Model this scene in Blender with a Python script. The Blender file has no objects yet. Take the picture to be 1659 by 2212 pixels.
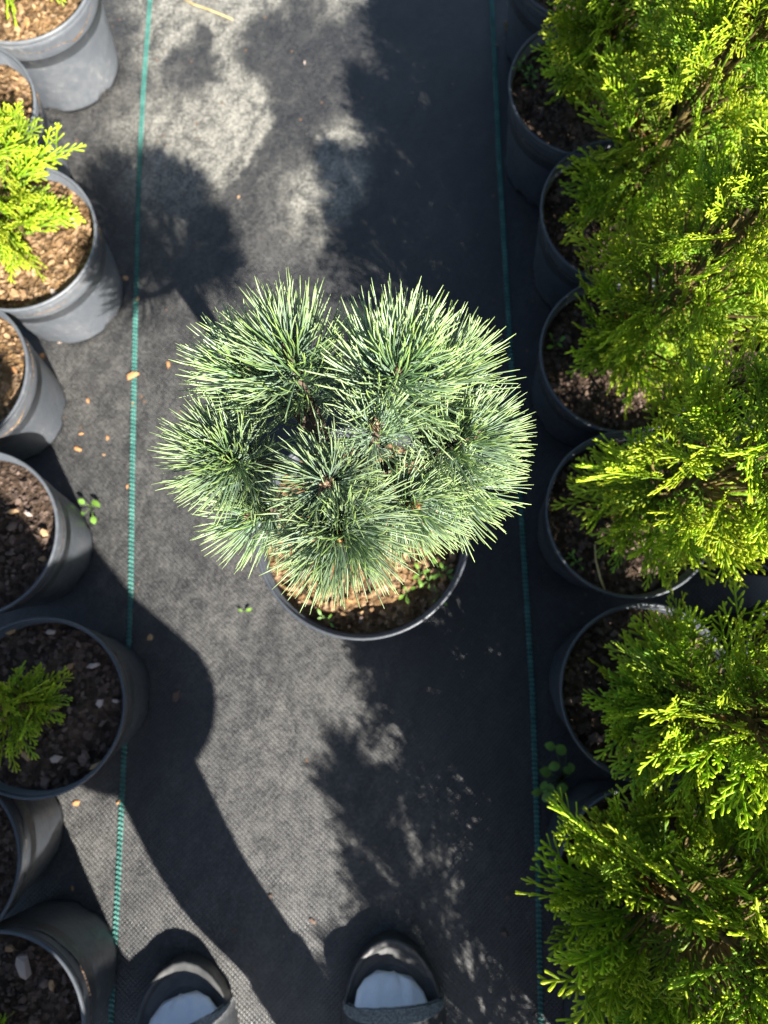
import bpy, bmesh, math, random
import numpy as np
from mathutils import Vector, Matrix, Quaternion

# ------------------------------------------------------------------ camera, world, sun, exposure
S = bpy.context.scene
COL = S.collection
CAM_H, FPX, PCX, PCY = 0.95, 1600.0, 829.5, 1106.0      # photo measured on a 1659 x 2212 copy

def _n(v):
    v = np.array(v, float); return v / np.linalg.norm(v)
_Z = _n((-5, 262, 1600)); _Y = _n((-172, 9777, -1600)); _Y = _n(_Y - _Z * (_Y @ _Z)); _X = np.cross(_Y, _Z)
RC = np.array([_X, _Y, _Z])                              # world = RC @ camera

def at(px, py, h=0.0):
    """photo pixel -> the point at height h (metres) on its ray"""
    d = RC @ np.array([px - PCX, PCY - py, -FPX]); t = (h - CAM_H) / d[2]
    return Vector((d[0] * t, d[1] * t, h))

cam = bpy.data.cameras.new('camera'); camo = bpy.data.objects.new('camera', cam); COL.objects.link(camo)
m = Matrix.Identity(4)
for i in range(3):
    for j in range(3): m[i][j] = RC[i, j]
m[2][3] = CAM_H
camo.matrix_world = m
cam.sensor_fit = 'VERTICAL'; cam.sensor_height = 36.0; cam.lens = 36.0 * FPX / 2212.0
cam.clip_start = 0.01; cam.clip_end = 300
cam.dof.use_dof = True; cam.dof.focus_distance = 0.47; cam.dof.aperture_fstop = 7.5
S.camera = camo

SUN_EL = math.radians(42.5); SD = (0.555, -0.832)        # the sun stands towards +x, -y
w = bpy.data.worlds.new('World'); S.world = w; w.use_nodes = True
nt = w.node_tree; bg = nt.nodes['Background']
sky = nt.nodes.new('ShaderNodeTexSky'); sky.sky_type = 'NISHITA'; sky.sun_disc = False
sky.sun_elevation = SUN_EL; sky.sun_rotation = math.atan2(SD[0], SD[1])
nt.links.new(sky.outputs[0], bg.inputs[0]); bg.inputs[1].default_value = 0.058
sl = bpy.data.lights.new('sun', 'SUN'); sl.energy = 5.0; sl.angle = math.radians(0.53); sl.color = (1, 0.955, 0.88)
so = bpy.data.objects.new('sun', sl); COL.objects.link(so)
sdir = Vector((SD[0] * math.cos(SUN_EL), SD[1] * math.cos(SUN_EL), math.sin(SUN_EL)))
so.rotation_euler = sdir.to_track_quat('Z', 'Y').to_euler(); so.location = sdir * 5
S.view_settings.view_transform = 'Standard'; S.view_settings.look = 'None'
S.view_settings.exposure = 1.8; S.view_settings.gamma = 1.0
S.render.engine = 'CYCLES'
S.cycles.max_bounces = 5; S.cycles.diffuse_bounces = 3; S.cycles.glossy_bounces = 2; S.cycles.transmission_bounces = 2

rnd = random.Random(7); nr = np.random.default_rng(11)

# ------------------------------------------------------------------ material helpers
class NT:
    def __init__(s, name):
        s.m = bpy.data.materials.new(name); s.m.use_nodes = True; s.t = s.m.node_tree
        s.b = s.t.nodes['Principled BSDF']; s.out = s.t.nodes['Material Output']
    def n(s, typ, **k):
        x = s.t.nodes.new('ShaderNode' + typ)
        for a, v in k.items(): setattr(x, a, v)
        return x
    def l(s, a, b): s.t.links.new(a, b)
    def put(s, v, sock):
        if hasattr(v, 'node'): s.l(v, sock)
        else: sock.default_value = v
    def math(s, op, a, b=0.0, clamp=False):
        x = s.n('Math', operation=op, use_clamp=clamp); s.put(a, x.inputs[0]); s.put(b, x.inputs[1]); return x.outputs[0]
    def mix(s, f, a, b, bt='MIX'):
        x = s.n('Mix', data_type='RGBA', blend_type=bt)
        s.put(f, x.inputs[0])
        for v, i in ((a, 6), (b, 7)):
            s.put(v if hasattr(v, 'node') else (*v, 1), x.inputs[i])
        return x.outputs[2]
    def noise(s, co, scale, detail=3, rough=0.55, dist=0.0):
        x = s.n('TexNoise'); s.put(co, x.inputs['Vector']); x.inputs['Scale'].default_value = scale
        x.inputs['Detail'].default_value = detail; x.inputs['Roughness'].default_value = rough
        x.inputs['Distortion'].default_value = dist; return x.outputs[0]
    def ramp(s, v, lo, hi, a=0.0, b=1.0, smooth=True):
        x = s.n('MapRange', interpolation_type='SMOOTHSTEP' if smooth else 'LINEAR', clamp=True)
        s.put(v, x.inputs[0])
        for i, q in zip((1, 2, 3, 4), (lo, hi, a, b)): x.inputs[i].default_value = q
        return x.outputs[0]
    def bump(s, h, dist=0.001, strength=1.0):
        x = s.n('Bump'); x.inputs['Strength'].default_value = strength; x.inputs['Distance'].default_value = dist
        s.l(h, x.inputs['Height']); s.l(x.outputs[0], s.b.inputs['Normal']); return x
    def co(s, which='Object'): return s.n('TexCoord').outputs[which]
    def pos(s): return s.n('NewGeometry').outputs['Position']
    def set(s, **k):
        nm = dict(color='Base Color', rough='Roughness', spec='Specular IOR Level', sheen='Sheen Weight')
        for a, v in k.items():
            if a == 'color' and not hasattr(v, 'node'): v = (*v, 1)
            s.put(v, s.b.inputs[nm.get(a, a)])

# ---- woven ground fabric
def ground_mat():
    g = NT('ground fabric'); p = g.pos()
    sep = g.n('SeparateXYZ'); g.l(p, sep.inputs[0]); x, y = sep.outputs[0], sep.outputs[1]
    P = 0.0029
    # slightly wavy threads
    wob = g.noise(p, 9, 2); wx = g.math('ADD', x, g.math('MULTIPLY', wob, 0.012)); wy = g.math('ADD', y, g.math('MULTIPLY', wob, 0.010))
    u = g.math('DIVIDE', wx, P); v = g.math('DIVIDE', wy, P)
    su = g.math('ABSOLUTE', g.math('SINE', g.math('MULTIPLY', u, math.pi))); sv = g.math('ABSOLUTE', g.math('SINE', g.math('MULTIPLY', v, math.pi)))
    ck = g.math('PINGPONG', g.math('ADD', g.math('FLOOR', u), g.math('FLOOR', v)), 1.0)
    weave = g.math('ADD', g.math('MULTIPLY', g.math('MULTIPLY', su, ck), 1.0),
                   g.math('MULTIPLY', g.math('MULTIPLY', sv, g.math('SUBTRACT', 1.0, ck)), 0.8))
    gap = g.math('MULTIPLY', su, sv)
    # fabric tone
    n1 = g.noise(p, 5, 4, 0.6); n2 = g.noise(p, 38, 4, 0.65); n3 = g.noise(p, 260, 2)
    base = g.mix(g.ramp(n1, 0.35, 0.68), (0.022, 0.0225, 0.023), (0.041, 0.040, 0.039))
    base = g.mix(g.ramp(n2, 0.52, 0.75, 0, 0.55), base, (0.073, 0.071, 0.067))
    # dust left by standing water: blobs with uneven edges, dark prints where pots stood
    warp = g.n('Mix', data_type='VECTOR'); warp.inputs[0].default_value = 1
    na = g.n('TexNoise'); g.l(p, na.inputs[0]); na.inputs['Scale'].default_value = 14; na.inputs['Detail'].default_value = 5
    na.inputs['Roughness'].default_value = 0.62
    off = g.n('VectorMath', operation='MULTIPLY_ADD'); g.l(na.outputs['Color'], off.inputs[0])
    off.inputs[1].default_value = (0.085, 0.085, 0); off.inputs[2].default_value = (-0.0425, -0.0425, 0)
    add = g.n('VectorMath', operation='ADD'); g.l(p, add.inputs[0]); g.l(off.outputs[0], add.inputs[1])
    def blob(px, py, rx, ry, rot=0, soft=0.45):
        c = at(px, py); mp = g.n('Mapping', vector_type='TEXTURE'); g.l(add.outputs[0], mp.inputs[0])
        mp.inputs['Location'].default_value = (c.x, c.y, 0); mp.inputs['Rotation'].default_value = (0, 0, math.radians(rot))
        mp.inputs['Scale'].default_value = (rx, ry, 1)
        ln = g.n('VectorMath', operation='LENGTH'); g.l(mp.outputs[0], ln.inputs[0])
        return g.ramp(ln.outputs['Value'], 1 - soft, 1 + soft, 1, 0)
    def union(bs):
        r = bs[0]
        for b in bs[1:]: r = g.math('MAXIMUM', r, b)
        return r
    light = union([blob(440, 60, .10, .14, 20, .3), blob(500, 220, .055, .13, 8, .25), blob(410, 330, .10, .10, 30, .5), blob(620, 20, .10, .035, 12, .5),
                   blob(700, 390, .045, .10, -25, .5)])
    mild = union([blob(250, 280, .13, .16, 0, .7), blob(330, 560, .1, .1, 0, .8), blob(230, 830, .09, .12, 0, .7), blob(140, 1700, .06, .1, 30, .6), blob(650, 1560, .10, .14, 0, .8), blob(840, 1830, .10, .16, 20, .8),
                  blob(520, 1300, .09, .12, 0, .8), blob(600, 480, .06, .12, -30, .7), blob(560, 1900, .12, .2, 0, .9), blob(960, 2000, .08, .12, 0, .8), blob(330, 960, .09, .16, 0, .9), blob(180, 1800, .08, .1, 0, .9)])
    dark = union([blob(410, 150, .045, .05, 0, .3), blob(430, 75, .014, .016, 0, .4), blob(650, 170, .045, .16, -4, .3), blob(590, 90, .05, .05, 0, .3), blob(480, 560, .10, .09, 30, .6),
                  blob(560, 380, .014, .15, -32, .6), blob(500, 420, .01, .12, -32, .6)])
    sm = g.n('Mapping', vector_type='TEXTURE'); g.l(add.outputs[0], sm.inputs[0]); sm.inputs['Rotation'].default_value = (0, 0, math.radians(-28)); sm.inputs['Scale'].default_value = (0.016, 0.16, 1)
    st = g.noise(sm.outputs[0], 1.0, 4, 0.6)
    fine = g.ramp(g.math('ADD', g.math('ADD', g.math('MULTIPLY', n2, 0.35), g.math('MULTIPLY', n3, 0.3)), g.math('MULTIPLY', st, 0.35)), 0.38, 0.62, 0.10, 1.0)
    base = g.mix(g.ramp(st, 0.35, 0.65, 0.45, 0.0), base, (0.014, 0.014, 0.015))
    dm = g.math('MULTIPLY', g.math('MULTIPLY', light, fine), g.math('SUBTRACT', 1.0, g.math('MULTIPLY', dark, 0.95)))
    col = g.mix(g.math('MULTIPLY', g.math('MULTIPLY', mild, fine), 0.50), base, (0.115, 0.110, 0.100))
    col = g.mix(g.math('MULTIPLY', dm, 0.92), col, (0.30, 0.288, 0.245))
    col = g.mix(g.ramp(weave, 0.0, 0.95, 0.46, 0.0), col, (0.010, 0.010, 0.011))
    cell = g.n('CombineXYZ'); g.l(g.math('FLOOR', u), cell.inputs[0]); g.l(g.math('FLOOR', v), cell.inputs[1])
    wn = g.n('TexWhiteNoise', noise_dimensions='2D'); g.l(cell.outputs[0], wn.inputs['Vector'])
    vj = g.n('HueSaturation'); g.l(g.ramp(wn.outputs['Value'], 0, 1, 0.72, 1.32, False), vj.inputs['Value']); g.l(col, vj.inputs['Color']); col = vj.outputs[0]
    # specks of peat
    vo = g.n('TexVoronoi'); g.l(p, vo.inputs['Vector']); vo.inputs['Scale'].default_value = 46
    sp = g.math('MULTIPLY', g.ramp(vo.outputs['Distance'], 0.05, 0.12, 1, 0), g.ramp(g.noise(p, 21, 1), 0.55, 0.6))
    col = g.mix(g.math('MULTIPLY', sp, 0.8), col, (0.16, 0.085, 0.04))
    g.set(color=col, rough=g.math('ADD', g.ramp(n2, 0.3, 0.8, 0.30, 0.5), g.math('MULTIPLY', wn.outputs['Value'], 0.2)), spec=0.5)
    hh = g.math('ADD', g.math('ADD', weave, g.math('MULTIPLY', wn.outputs['Value'], 0.5)), g.math('MULTIPLY', n2, 2.2))
    g.bump(hh, 0.0007, 0.7)
    return g.m

def thread_mat():
    g = NT('green marker thread'); n = g.noise(g.pos(), 60, 3)
    g.set(color=g.mix(g.ramp(n, 0.35, 0.7), (0.035, 0.135, 0.115), (0.075, 0.22, 0.185)), rough=0.5); return g.m

def pot_mat(dust):
    g = NT('grey plastic pot'); o = g.co(); n = g.noise(o, 14, 5, 0.65); f = g.noise(o, 120, 4, 0.7)
    sep = g.n('SeparateXYZ'); g.l(o, sep.inputs[0])
    base = g.mix(g.ramp(n, 0.3, 0.7), (0.032 + .060 * dust, 0.038 + .064 * dust, 0.047 + .070 * dust), (0.046 + .070 * dust, 0.052 + .074 * dust, 0.062 + .080 * dust))
    d = g.math('MULTIPLY', g.ramp(g.math('ADD', g.math('MULTIPLY', n, 0.55), g.math('MULTIPLY', f, 0.45)), 0.45, 0.75), dust * 0.45)
    col = g.mix(d, base, (0.26, 0.26, 0.25))
    scuff = g.math('MULTIPLY', g.ramp(f, 0.62, 0.70), g.ramp(n, 0.5, 0.6))
    col = g.mix(g.math('MULTIPLY', scuff, 0.5), col, (0.42, 0.42, 0.40))
    g.set(color=col, rough=g.ramp(f, 0.3, 0.7, 0.34, 0.55), spec=0.5); g.bump(f, 0.0006, 0.5); return g.m

def soil_mat(tone):
    g = NT('potting soil'); o = g.pos(); n = g.noise(o, 55, 6, 0.7); v = g.n('TexVoronoi'); g.l(o, v.inputs['Vector']); v.inputs['Scale'].default_value = 190
    v2 = g.n('TexVoronoi'); g.l(o, v2.inputs['Vector']); v2.inputs['Scale'].default_value = 420
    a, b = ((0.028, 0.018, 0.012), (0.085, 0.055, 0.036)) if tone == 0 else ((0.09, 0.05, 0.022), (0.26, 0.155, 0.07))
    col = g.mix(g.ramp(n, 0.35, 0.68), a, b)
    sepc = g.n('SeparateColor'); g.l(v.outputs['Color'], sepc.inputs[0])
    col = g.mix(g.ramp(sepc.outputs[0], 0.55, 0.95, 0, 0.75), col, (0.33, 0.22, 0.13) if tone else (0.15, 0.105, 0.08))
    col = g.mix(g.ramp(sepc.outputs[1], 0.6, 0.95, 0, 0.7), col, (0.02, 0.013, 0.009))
    g.set(color=col, rough=0.9, spec=0.2)
    g.bump(g.math('ADD', g.math('ADD', v.outputs['Distance'], g.math('MULTIPLY', v2.outputs['Distance'], 0.5)), g.math('MULTIPLY', n, 0.8)), 0.004, 1.0); return g.m

def chip_mat(name, a, b):
    g = NT(name); at_ = g.n('Attribute', attribute_name='rv'); n = g.noise(g.pos(), 260, 3)
    f = g.math('ADD', g.math('MULTIPLY', at_.outputs['Fac'], 0.75), g.math('MULTIPLY', n, 0.35), clamp=True)
    g.set(color=g.mix(f, a, b), rough=0.85, spec=0.2); g.bump(n, 0.001, 0.6); return g.m

def leafy(name, tint=(1, 1, 1), rough=0.45, trans=0.25, hue=0.0, spec=0.5):
    """colour from the vertex attribute Col, slight change per object"""
    g = NT(name); a = g.n('Attribute', attribute_name='Col'); oi = g.n('ObjectInfo')
    hs = g.n('HueSaturation'); hs.inputs['Hue'].default_value = 0.5
    if hue: g.l(g.ramp(oi.outputs['Random'], 0, 1, 0.5 - hue, 0.5 + hue, False), hs.inputs['Hue'])
    g.l(g.ramp(oi.outputs['Random'], 0, 1, 0.78, 1.2, False), hs.inputs['Value'])
    g.l(g.mix(1.0, a.outputs['Color'], tint, 'MULTIPLY'), hs.inputs['Color'])
    c = hs.outputs[0]
    g.set(color=c, rough=rough, spec=spec)
    if trans:
        t = g.n('BsdfTranslucent'); g.l(c, t.inputs[0]); mx = g.n('MixShader'); mx.inputs[0].default_value = trans
        g.l(g.b.outputs[0], mx.inputs[1]); g.l(t.outputs[0], mx.inputs[2]); g.l(mx.outputs[0], g.out.inputs[0])
    return g.m

def plain(name, a, b, scale=60, rough=0.7, bump=0.0, spec=0.4):
    g = NT(name); n = g.noise(g.co(), scale, 4, 0.6); g.set(color=g.mix(g.ramp(n, 0.3, 0.7), a, b), rough=rough, spec=spec)
    if bump: g.bump(n, bump, 0.8)
    return g.m

M = dict(ground=ground_mat(), thread=thread_mat(), pot_clean=pot_mat(0.15), pot=pot_mat(0.5), pot_dusty=pot_mat(0.95), soil=soil_mat(0), soil_tan=soil_mat(1),
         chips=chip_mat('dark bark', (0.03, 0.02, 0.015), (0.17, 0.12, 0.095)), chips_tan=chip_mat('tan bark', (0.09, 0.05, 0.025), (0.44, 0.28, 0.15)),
         chip_pale=chip_mat('pale bark', (0.30, 0.23, 0.19), (0.42, 0.34, 0.29)), chip_orange=chip_mat('orange bark', (0.30, 0.13, 0.05), (0.48, 0.25, 0.11)),
         thuja=leafy('thuja scale leaves', rough=0.42, trans=0.50, hue=0.012), needle=leafy('pine needles', rough=0.34, trans=0.18, hue=0.0, spec=0.6),
         weed=leafy('weed leaves', rough=0.5, trans=0.35), bark=plain('bark', (0.07, 0.035, 0.015), (0.20, 0.10, 0.045), 90, 0.85, 0.002),
         twig=plain('twig bark', (0.06, 0.045, 0.015), (0.17, 0.12, 0.03), 120, 0.8, 0.001), pinebark=plain('pine bark', (0.045, 0.033, 0.024), (0.12, 0.085, 0.06), 140, 0.85, 0.002),
         bud=plain('bud scales', (0.12, 0.065, 0.035), (0.34, 0.24, 0.16), 320, 0.7, 0.0015), rustbud=plain('rust bud scales', (0.22, 0.075, 0.025), (0.45, 0.20, 0.08), 320, 0.7, 0.0015),
         rubber=plain('dark rubber', (0.045, 0.045, 0.046), (0.085, 0.084, 0.081), 40, 0.38, 0.0004), strap=plain('strap', (0.030, 0.032, 0.036), (0.05, 0.052, 0.056), 300, 0.6, 0.0006),
         trim=plain('pale trim', (0.10, 0.10, 0.10), (0.50, 0.50, 0.49), 420, 0.6, 0.0008), sock=plain('sock knit', (0.84, 0.86, 0.92), (0.89, 0.90, 0.94), 170, 0.85, 0.0014, 0.2),
         skin=plain('skin', (0.48, 0.29, 0.21), (0.55, 0.35, 0.26), 30, 0.5), cloth=plain('dark cloth', (0.03, 0.035, 0.045), (0.05, 0.055, 0.065), 300, 0.85, 0.0004),
         hair=plain('hair', (0.035, 0.02, 0.012), (0.09, 0.055, 0.03), 200, 0.5), straw=plain('straw', (0.40, 0.28, 0.10), (0.58, 0.45, 0.20), 100, 0.7))

# ------------------------------------------------------------------ object helpers
def mesh_from(name, V, F, mat, smooth=True, attr=None, col=None):
    me = bpy.data.meshes.new(name); me.from_pydata([tuple(v) for v in V], [], [tuple(f) for f in F]); me.update()
    if smooth: me.polygons.foreach_set('use_smooth', [True] * len(me.polygons))
    if col is not None:
        a = me.attributes.new('Col', 'FLOAT_COLOR', 'POINT'); a.data.foreach_set('color', np.c_[np.asarray(col), np.ones(len(col))].astype(np.float32).ravel())
    if attr is not None:
        a = me.attributes.new('rv', 'FLOAT', 'POINT'); a.data.foreach_set('value', np.asarray(attr, np.float32))
    me.materials.append(mat); return me

def add(name, me, parent=None, loc=None, rot=None, scale=None):
    o = bpy.data.objects.new(name, me); COL.objects.link(o)
    if parent is not None: o.parent = parent
    if loc is not None: o.location = loc
    if rot is not None:
        if isinstance(rot, Quaternion): o.rotation_mode = 'QUATERNION'; o.rotation_quaternion = rot
        else: o.rotation_euler = rot
    if scale is not None: o.scale = (scale,) * 3 if not hasattr(scale, '__len__') else scale
    return o

def tag(o, label=None, cat=None, group=None, kind=None):
    for k, v in (('label', label), ('category', cat), ('group', group), ('kind', kind)):
        if v: o[k] = v
    return o

def lathe(prof, n=64, wob=0.0):
    V, F = [], []
    for r, z in prof:
        for i in range(n):
            a = 2 * math.pi * i / n; V.append((r * math.cos(a), r * math.sin(a), z))
    for j in range(len(prof) - 1):
        for i in range(n):
            k = (i + 1) % n; F.append((j * n + i, j * n + k, (j + 1) * n + k, (j + 1) * n + i))
    return V, F

def frame(d):
    d = d / np.linalg.norm(d); a = np.array([0, 0, 1.0]) if abs(d[2]) < 0.9 else np.array([1.0, 0, 0])
    u = np.cross(a, d); u /= np.linalg.norm(u); return u, np.cross(d, u)

def tube(path, radii, n=8, cap=True):
    path = np.asarray(path, float); V, F = [], []
    for i, p in enumerate(path):
        d = path[min(i + 1, len(path) - 1)] - path[max(i - 1, 0)]
        if i == 0: u, v = frame(d)
        else:
            d = d / np.linalg.norm(d); u = u - d * (u @ d); u /= np.linalg.norm(u); v = np.cross(d, u)
        for k in range(n):
            a = 2 * math.pi * k / n; V.append(p + radii[i] * (math.cos(a) * u + math.sin(a) * v))
    for i in range(len(path) - 1):
        for k in range(n):
            q = (k + 1) % n; F.append((i * n + k, i * n + q, (i + 1) * n + q, (i + 1) * n + k))
    if cap:
        F.append(tuple(range(n))[::-1]); F.append(tuple((len(path) - 1) * n + k for k in range(n)))
    return V, F

class Join:
    def __init__(s): s.V, s.F, s.A = [], [], []
    def add(s, VF, a=None):
        V, F = VF; o = len(s.V); s.V.extend(V); s.F.extend(tuple(i + o for i in f) for f in F)
        if a is not None: s.A.extend([a] * len(V))

# ------------------------------------------------------------------ the ground
def build_ground():
    V = [(-60, -60, 0), (60, -60, 0), (60, 60, 0), (-60, 60, 0)]
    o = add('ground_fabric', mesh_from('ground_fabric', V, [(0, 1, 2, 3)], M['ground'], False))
    tag(o, 'black woven ground fabric with dusty stains', kind='structure')
    lines = [[(325, -60), (325, 0), (310, 200), (300, 400), (293, 700), (287, 1000), (283, 1300), (270, 1600), (256, 1900), (240, 2212), (238, 2300)],
             [(1060, -60), (1062, 0), (1078, 350), (1105, 800), (1130, 1180), (1150, 1500), (1160, 1800), (1168, 2212), (1169, 2300)]]
    for ln in lines:
        P = np.array([at(*p)[:2] for p in ln]); P = np.vstack([[P[0][0] + 0.0, 2.4], P, [P[-1][0], -2.2]])
        order = np.argsort(P[:, 1]); P = P[order]
        T_ = Join(); yy_ = np.linspace(-2.1, 2.3, 120); xx_ = np.interp(yy_, P[:, 1], P[:, 0])
        T_.add(([(x + k * 0.0023, y, 0.0009 if k == 0 else 0.0003) for x, y in zip(xx_, yy_) for k in (-1, 0, 1)], [(i * 3 + k, i * 3 + k + 1, i * 3 + k + 4, i * 3 + k + 3) for i in range(119) for k in (0, 1)]))
        J = Join(); J.add((T_.V, T_.F)); y = -2.1; pitch = 0.0056; i = 0
        while y < 2.3:
            x = np.interp(y, P[:, 1], P[:, 0]); x2 = np.interp(y + 0.007, P[:, 1], P[:, 0])
            for s in (-1, 1):                                  # two slanted stitches make the chevron
                yy = y + (0.0 if s > 0 else pitch * 0.12)
                a = np.array([x + s * 0.0030, yy, 0.0008]); b = np.array([x2 + s * 0.0001, yy + 0.0040, 0.0012]); c = (a + b) / 2 + np.array([s * 0.0004, 0, 0.0016])
                J.add(tube([a, c, b], [0.0007, 0.0013, 0.0007], 5))
            y += pitch
        add('marker_thread', mesh_from('marker_thread', J.V, J.F, M['thread']), o)
    return o
ground = build_ground()

# ------------------------------------------------------------------ pots
def pot_meshes(R, H, rb, mat):
    n = 72; t = 0.0022
    at_ = lambda f: rb + (R - 0.0012 - rb) * f
    prof = [(rb * 0.55, 0.004), (rb - 0.004, 0.004), (rb, 0.0), (rb + 0.0005, 0.007), (at_(.3), H * .3), (at_(.6), H * .6), (at_(.77), H * 0.77), (at_(.778) - .0001, H * 0.778), (at_(.784) + .0003, H * 0.784), (at_(.80) + .0001, H * .80),
            (at_(.9), H * .9), (R - 0.0012, H - 0.006), (R - t - 0.002, H - 0.006), (R - t - 0.004, H - 0.05), (R - t - 0.012, H - 0.055)]
    V, F = lathe(prof, n); V = [list(v) for v in V]
    for j in (2, 3):                                        # drain notches in the foot
        for i in range(n):
            if i % 12 in (3, 4, 5): V[j * n + i][2] += 0.0075
    F.append(tuple(range(n))[::-1])
    body = mesh_from('pot', V, F, mat)
    a = 0.0026
    rp = [(R - 0.0014, H - 0.0062), (R + 0.0002, H - 0.0056), (R + 0.0006, H - 0.0040), (R + 0.0006, H - 0.0012), (R - 0.0002, H), (R - 0.0018, H + 0.0002), (R - 0.0027, H - 0.0008), (R - 0.0030, H - 0.006)]
    rim = mesh_from('rim', *lathe(rp, n), mat)
    return body, rim

def soil_mesh(R, seed, mat):
    g = np.random.default_rng(seed); nr_, na = 16, 48; V = [(0, 0, 0.004)]; F = []
    ph = g.uniform(0, 6.28, 8)
    for j in range(1, nr_ + 1):
        r = R * j / nr_
        for i in range(na):
            a = 2 * math.pi * i / na; x, y = r * math.cos(a), r * math.sin(a)
            z = 0.004 * math.sin(38 * x + ph[0]) * math.cos(33 * y + ph[1]) + 0.0022 * math.sin(90 * x + ph[2] + 40 * y) + g.normal(0, 0.0013) - 0.006 * (j / nr_) ** 4
            V.append((x, y, z))
    for i in range(na): F.append((0, 1 + i, 1 + (i + 1) % na))
    for j in range(nr_ - 1):
        for i in range(na):
            k = (i + 1) % na; F.append((1 + j * na + i, 1 + (j + 1) * na + i, 1 + (j + 1) * na + k, 1 + j * na + k))
    return mesh_from('soil', V, F, mat)

def chip_geo(g, L):
    """irregular flat splinter of bark, 10 verts"""
    w = L * g.uniform(0.3, 0.8); t = L * g.uniform(0.15, 0.35); V = []
    for z in (-t / 2, t / 2):
        for k in range(5):
            a = 2 * math.pi * k / 5 + g.uniform(-0.35, 0.35); q = g.uniform(0.75, 1.1) * (0.75 if z > 0 else 1)
            V.append((L / 2 * q * math.cos(a), w / 2 * q * math.sin(a), z + g.normal(0, t * 0.15)))
    F = [(4, 3, 2, 1, 0), (5, 6, 7, 8, 9)] + [(k, (k + 1) % 5, 5 + (k + 1) % 5, 5 + k) for k in range(5)]
    return np.array(V), F

def rot_mat(g):
    q = Quaternion((g.normal(), g.normal(), g.normal(), g.normal())).normalized() if False else None
    e = Matrix.Rotation(g.uniform(0, 6.283), 3, 'Z') @ Matrix.Rotation(g.normal(0, 0.45), 3, 'X') @ Matrix.Rotation(g.normal(0, 0.45), 3, 'Y')
    return np.array(e)

def chips_mesh(R, seed, mat, n=260):
    g = np.random.default_rng(seed); J = Join()
    for _ in range(n):
        V, F = chip_geo(g, g.choice([0.004, 0.006, 0.008, 0.011, 0.015], p=[.25, .32, .25, .12, .06])); r = R * math.sqrt(g.uniform(0, 0.96)); a = g.uniform(0, 6.283)
        V = V @ rot_mat(g).T + np.array([r * math.cos(a), r * math.sin(a), 0.002 + g.uniform(-0.002, 0.0025) - 0.005 * (r / R) ** 4])
        J.add((list(V), F), g.uniform())
    return mesh_from('bark_chips', J.V, J.F, mat, False, attr=J.A)

PH = 0.150
pot_lib = {k: pot_meshes(0.093, PH, 0.0735, M[k]) for k in ('pot', 'pot_dusty', 'pot_clean')}
soil_lib = {(t, s): soil_mesh(0.0895, s + 20 * t, M[('soil', 'soil_tan')[t]]) for t in (0, 1) for s in (0, 1, 2)}
chips_lib = {(t, s): chips_mesh(0.085, 50 + s + 20 * t, M[('chips', 'chips_tan')[t]]) for t in (0, 1) for s in (0, 1, 2)}
chip_one = {}
for nm in ('chip_pale', 'chip_orange', 'chips', 'chips_tan'):
    for s in range(4):
        g_ = np.random.default_rng(900 + s + len(nm)); V_, F_ = chip_geo(g_, 1.0)
        chip_one[nm, s] = mesh_from('bark_chip', V_, F_, M[nm], False, attr=[g_.uniform(0.4, 1)] * len(V_))

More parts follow.
